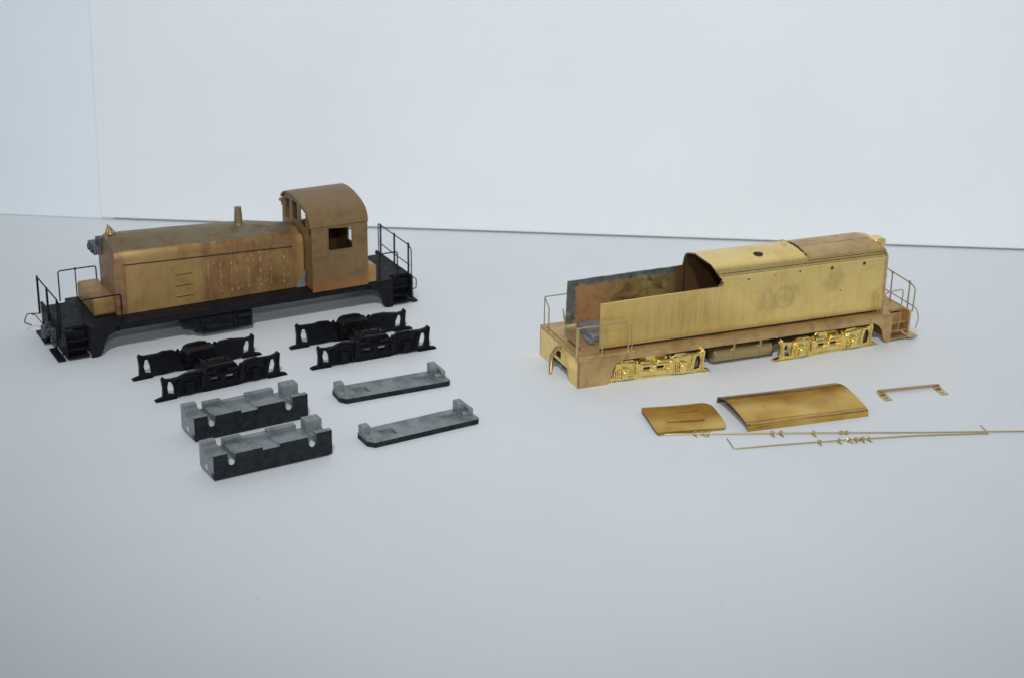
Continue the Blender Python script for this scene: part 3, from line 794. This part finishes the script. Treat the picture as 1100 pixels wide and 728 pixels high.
def cover(loc, rz, label):
    L, D, T = 4.22, 1.2, .2
    t = thing('zinc_plate', loc, rz, label, 'metal plate', 'thin zinc plates with upright lugs')
    bm = nb()
    pts = [(.12,0),(4.12,0),(4.22,.10),(4.22,D-.12),(4.1,D),(.12,D),(-.06,D-.2),(-.08,.25)]
    def pk(x0,x1): return [(x0,.34),(x1,.34),(x1,.86),(x0,.86)]
    plate(bm, pts, [pk(.62,1.15), pk(3.1,3.72)], 'z', 0, T, 1)
    for a_, b_ in ((.615,1.155),(3.095,3.725)): box(bm, a_, b_, .335, .865, .003, .10, 1)
    for f in bm.faces:
        f.normal_update()
        if abs(f.normal.z) < .5:
            c = f.calc_center_median()
            if c.y < .03 or c.x < .25 and c.y > .9 or c.x < .06 or c.x > 4.12 or c.y > D-.07: f.material_index = 0
    build('plate', bm, [BLKW, ZNC], t, .015)
    bm = nb(); box(bm, .02, .34, .78, 1.12, T-.01, T+.27); box(bm, -.02, .2, .35, .80, T-.01, T+.06)
    build('lug', bm, ZNC, t, .05, 3)
    bm = nb(); box(bm, 3.72, 4.02, .72, 1.12, T-.01, T+.40); box(bm, 4.02, 4.18, .42, 1.08, T-.01, T+.25); box(bm, 3.78,4.02,.45,.72,T-.01,T+.12)
    build('lug', bm, ZNC, t, .04, 3)
    return t
c1 = cover((-4.66,52.0,0), 31.4, 'flat grey zinc plate with lugs, the nearer of two, right of the front weight block')
c2 = copy_tree(c1); place(c2, (-5.98,55.62,0), 26.6)
c2['label'] = 'farther flat grey zinc plate with lugs, in front of the right black truck'

# ------------------------------------------------------------------ loose brass sheet pieces
def sheet(name, poly_edges, label, cat, loc, rz): pass
def curved_sheet(name, L, section, label, cat, loc, rz, th=.05, nx=12, left=None, right=None, m=LAC, round_far=0):
    """section: (y,z) outer line; swept along x with edges left(y)/right(y)"""
    bm = nb(); sec = fine(section, 4)
    y0 = sec[0][0]; y1 = sec[-1][0]
    def col(i, d):
        vs = []
        for y, z in sec:
            v = (y-y0)/(y1-y0)
            xl = left(v) if left else 0; xr = L + (right(v) if right else 0)
            u = i/nx
            vs.append(bm.verts.new((xl+(xr-xl)*u, y, max(z-d, 0.004) + .012*math.sin(5*u+2*v))))
        return vs
    top = [col(i, 0) for i in range(nx+1)]; bot = [col(i, th) for i in range(nx+1)]
    n = len(sec)
    for i in range(nx):
        for k in range(n-1):
            bm.faces.new([top[i][k], top[i+1][k], top[i+1][k+1], top[i][k+1]]); bm.faces.new([bot[i][k], bot[i][k+1], bot[i+1][k+1], bot[i+1][k]]).material_index = 0
        bm.faces.new([top[i][0], bot[i][0], bot[i+1][0], top[i+1][0]]).material_index = 1; bm.faces.new([top[i][-1], top[i+1][-1], bot[i+1][-1], bot[i][-1]]).material_index = 1
    for c, cb in ((top[0],bot[0]),(top[-1],bot[-1])):
        for k in range(n-1): bm.faces.new([c[k], c[k+1], cb[k+1], cb[k]]).material_index = 1
    o = build(name, bm, [m, GREYM], None); tag(o, label, cat); o.location = loc; o.rotation_euler = (0,0,R(rz)); return o
def rnd(a, s): return lambda v: s*(a*max(0,(v-.72)/.28)**2 + .35*a*max(0,(.12-v)/.12)**2)
o = curved_sheet('cab_roof_panel', 2.62, [(0,.02),(.05,.09),(.4,.15),(1.0,.19),(1.6,.19),(2.05,.15),(2.28,.05)],
    'small amber brass roof panel with rounded far corners, left of the longer panel', 'brass panel', (5.06,53.42,0), 13.5,
    left=rnd(.22,1), right=rnd(.5,-1))
bm = nb()
for (x0,x1,y0,y1) in ((.6,1.95,.62,.65),(.6,1.95,1.35,1.38),(.6,.63,.62,1.38),(1.92,1.95,.62,1.38)):
    box(bm, x0, x1, y0, y1, .12, .206)
build('panel_outline', bm, LAC, o, .006)
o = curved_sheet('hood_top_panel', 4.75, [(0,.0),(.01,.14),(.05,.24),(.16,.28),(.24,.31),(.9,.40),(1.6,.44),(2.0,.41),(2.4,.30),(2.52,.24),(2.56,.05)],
    'long curved amber brass panel with folded lip, between the small panel and the coppery bracket', 'brass panel', (8.25,53.88,0), 18.6, m=LACR)
bm = nb(); box(bm, .15, 4.6, .02, .06, .24, .28); cyl(bm, (2.6,-.01,.14), (2.6,.03,.14), .06, 10)
build('folded_lip', bm, BRD, o, .01)
t = thing('staple_bracket', (13.46,57.35,0), 16.2, 'small coppery bracket strip with two bent feet, right of the long brass panel', 'bracket')
bm = nb(); box(bm, .05, 2.55, -.0, .14, .10, .14); build('bar', bm, COP, t, .008)
for x in (.0, 2.28):
    bm = nb(); box(bm, x, x+.30, -.62, -.1, 0.0, .04); box(bm, x+.02, x+.26, -.14, .12, .02, .10); cyl(bm, (x+.15,-.4,.04), (x+.15,-.4,.07), .06, 10)
    build('foot', bm, WIRE, t, .01)
# wires
def world_wire(name, pts, r, label):
    x0 = Vector(pts[0]); bm = nb(); wire(bm, [Vector(p)-x0 for p in pts], r, .05, 7)
    o = build(name, bm, WIRE); o.location = x0; tag(o, label, 'wire'); return o
r1 = [(5.12,53.50,.03),(8.5,53.62,.09),(11.39,53.76,.10),(14.5,54.0,.06),(18.0,54.28,.04),(19.6,54.4,.03)]
world_wire('straight_wire', r1, .026, 'long straight brass wire running from beneath the small panel out of frame at right')
r2 = [(7.48,53.27,.03),(7.63,52.44,.03),(9.2,52.75,.07),(11.6,53.2,.09),(14.2,53.72,.07),(16.70,54.03,.05),(16.60,54.75,.03)]
world_wire('handrail_wire', r2, .024, 'thin brass wire with both ends bent, converging on the straight wire at right')
def on(path, x):
    for a, b in zip(path, path[1:]):
        if min(a[0],b[0]) <= x <= max(a[0],b[0]) and a is not path[0] or (path is r1 and a[0] <= x <= b[0]):
            t = (x-a[0])/(b[0]-a[0]); return Vector(a).lerp(Vector(b), t)
    return Vector(path[1])
def stanchion_mesh():
    bm = nb(); torus(bm, (0,0,0), .065, .022, 'y', 14, 6)
    tube(bm, [(0,0,-.065),(.01,-.06,-.07),(.02,-.20,-.065)], .022, 6); cyl(bm, (.01,-.07,-.07), (.012,-.10,-.07), .04, 8)
    return bm
G = 'tiny handrail stanchions threaded on the wires'
base = build('handrail_stanchion', stanchion_mesh(), WIRE); first = True
specs = [(r1,6.38,0,'leftmost of three stanchions on the straight wire in front of the small panel'),
 (r1,6.65,20,'middle one of three stanchions on the straight wire in front of the small panel'),
 (r1,6.84,-15,'rightmost of three stanchions on the straight wire in front of the small panel'),
 (r1,9.08,0,'left one of two stanchions hanging from the straight wire in front of the long panel'),
 (r1,9.38,8,'right one of two stanchions hanging from the straight wire in front of the long panel'),
 (r1,10.52,5,'lone stanchion on the straight wire above a stanchion of the bent wire'),
 (r1,11.50,160,'left one of two stanchions turned up behind the straight wire'),
 (r1,11.68,150,'right one of two stanchions turned up behind the straight wire'),
 (r2,10.62,-5,'leftmost stanchion on the bent wire, slanting just below the lone one'),
 (r2,11.30,10,'second stanchion from the left on the bent wire, standing apart'),
 (r2,11.66,25,'third stanchion from the left on the bent wire, leaning right'),
 (r2,11.92,-20,'left edge stanchion of the bunched cluster on the bent wire'),
 (r2,12.05,35,'second stanchion of the bunched cluster on the bent wire'),
 (r2,12.16,-10,'third stanchion of the bunched cluster on the bent wire'),
 (r2,12.36,15,'rightmost stanchion on the bent wire, last of the cluster')]
for path, x, rz, lab in specs:
    o = base if first else base.copy()
    if not first: C.objects.link(o)
    first = False
    p = on(path, x); o.location = (p.x, p.y, max(p.z, .085)); o.rotation_euler = (0, 0, R(rz+15)); tag(o, lab, 'stanchion', G)

# ------------------------------------------------------------------ light, world, camera
wd = bpy.data.worlds.new('World'); scene.world = wd; wd.use_nodes = True
nt = wd.node_tree; bg = nt.nodes['Background']
tc = nt.nodes.new('ShaderNodeTexCoord'); sp = nt.nodes.new('ShaderNodeSeparateXYZ'); nt.links.new(tc.outputs['Generated'], sp.inputs[0])
rp = nt.nodes.new('ShaderNodeValToRGB'); nt.links.new(sp.outputs['Z'], rp.inputs['Fac'])
e = rp.color_ramp.elements; e[0].position = 0; e[0].color = (1.15,1.25,1.36,1); e[1].position = .75; e[1].color = (.22,.25,.29,1)
em = e.new(.30); em.color = (.44,.485,.54,1)
rx = nt.nodes.new('ShaderNodeMapRange'); rx.inputs['From Min'].default_value = -.7; rx.inputs['From Max'].default_value = .3
nt.links.new(sp.outputs['X'], rx.inputs['Value'])
rc = nt.nodes.new('ShaderNodeValToRGB'); rc.color_ramp.elements[0].color = (.80,.95,1.1,1); rc.color_ramp.elements[1].color = (1,1,1,1)
nt.links.new(rx.outputs[0], rc.inputs['Fac'])
mx = nt.nodes.new('ShaderNodeMix'); mx.data_type = 'RGBA'; mx.blend_type = 'MULTIPLY'; mx.inputs[0].default_value = 1
nt.links.new(rp.outputs['Color'], mx.inputs[6]); nt.links.new(rc.outputs['Color'], mx.inputs[7])
nt.links.new(mx.outputs[2], bg.inputs['Color']); bg.inputs['Strength'].default_value = .66
l = bpy.data.lights.new('room_lamp', 'SPOT'); l.energy = 470000; l.color = (.962,.985,.998); l.shadow_soft_size = 5
l.spot_size = R(36); l.spot_blend = 1.0
lo = bpy.data.objects.new('room_lamp', l); C.objects.link(lo); lo.location = (-4,-45,118)
lo.rotation_euler = (Vector((5,78,8))-lo.location).to_track_quat('-Z','Y').to_euler()
f = bpy.data.lights.new('camera_flash', 'SPOT'); f.energy = 36000; f.color = (.97,.99,1.0); f.shadow_soft_size = 1.2; f.spot_size = R(64); f.spot_blend = 1.0
fo_ = bpy.data.objects.new('camera_flash', f); C.objects.link(fo_); fo_.location = (0,-1,34)
fo_.rotation_euler = (Vector((2,74,6))-fo_.location).to_track_quat('-Z','Y').to_euler()
cam = bpy.data.cameras.new('Camera'); co = bpy.data.objects.new('Camera', cam); C.objects.link(co)
cam.sensor_width = 36; cam.lens = 36*1826/1100
cam.clip_start = 1; cam.clip_end = 1000
co.matrix_world = Matrix.Translation((0,0,24.79)) @ Matrix.Rotation(R(90-21.72), 4, 'X') @ Matrix.Rotation(R(1.0), 4, 'Z')
cam.dof.use_dof = True; cam.dof.focus_distance = 62; cam.dof.aperture_fstop = cam.lens/1000/.30
scene.camera = co
scene.render.engine = 'CYCLES'
scene.view_settings.view_transform = 'Standard'; scene.view_settings.look = 'None'
scene.view_settings.exposure = .05; scene.view_settings.gamma = 1
scene.cycles.max_bounces = 10
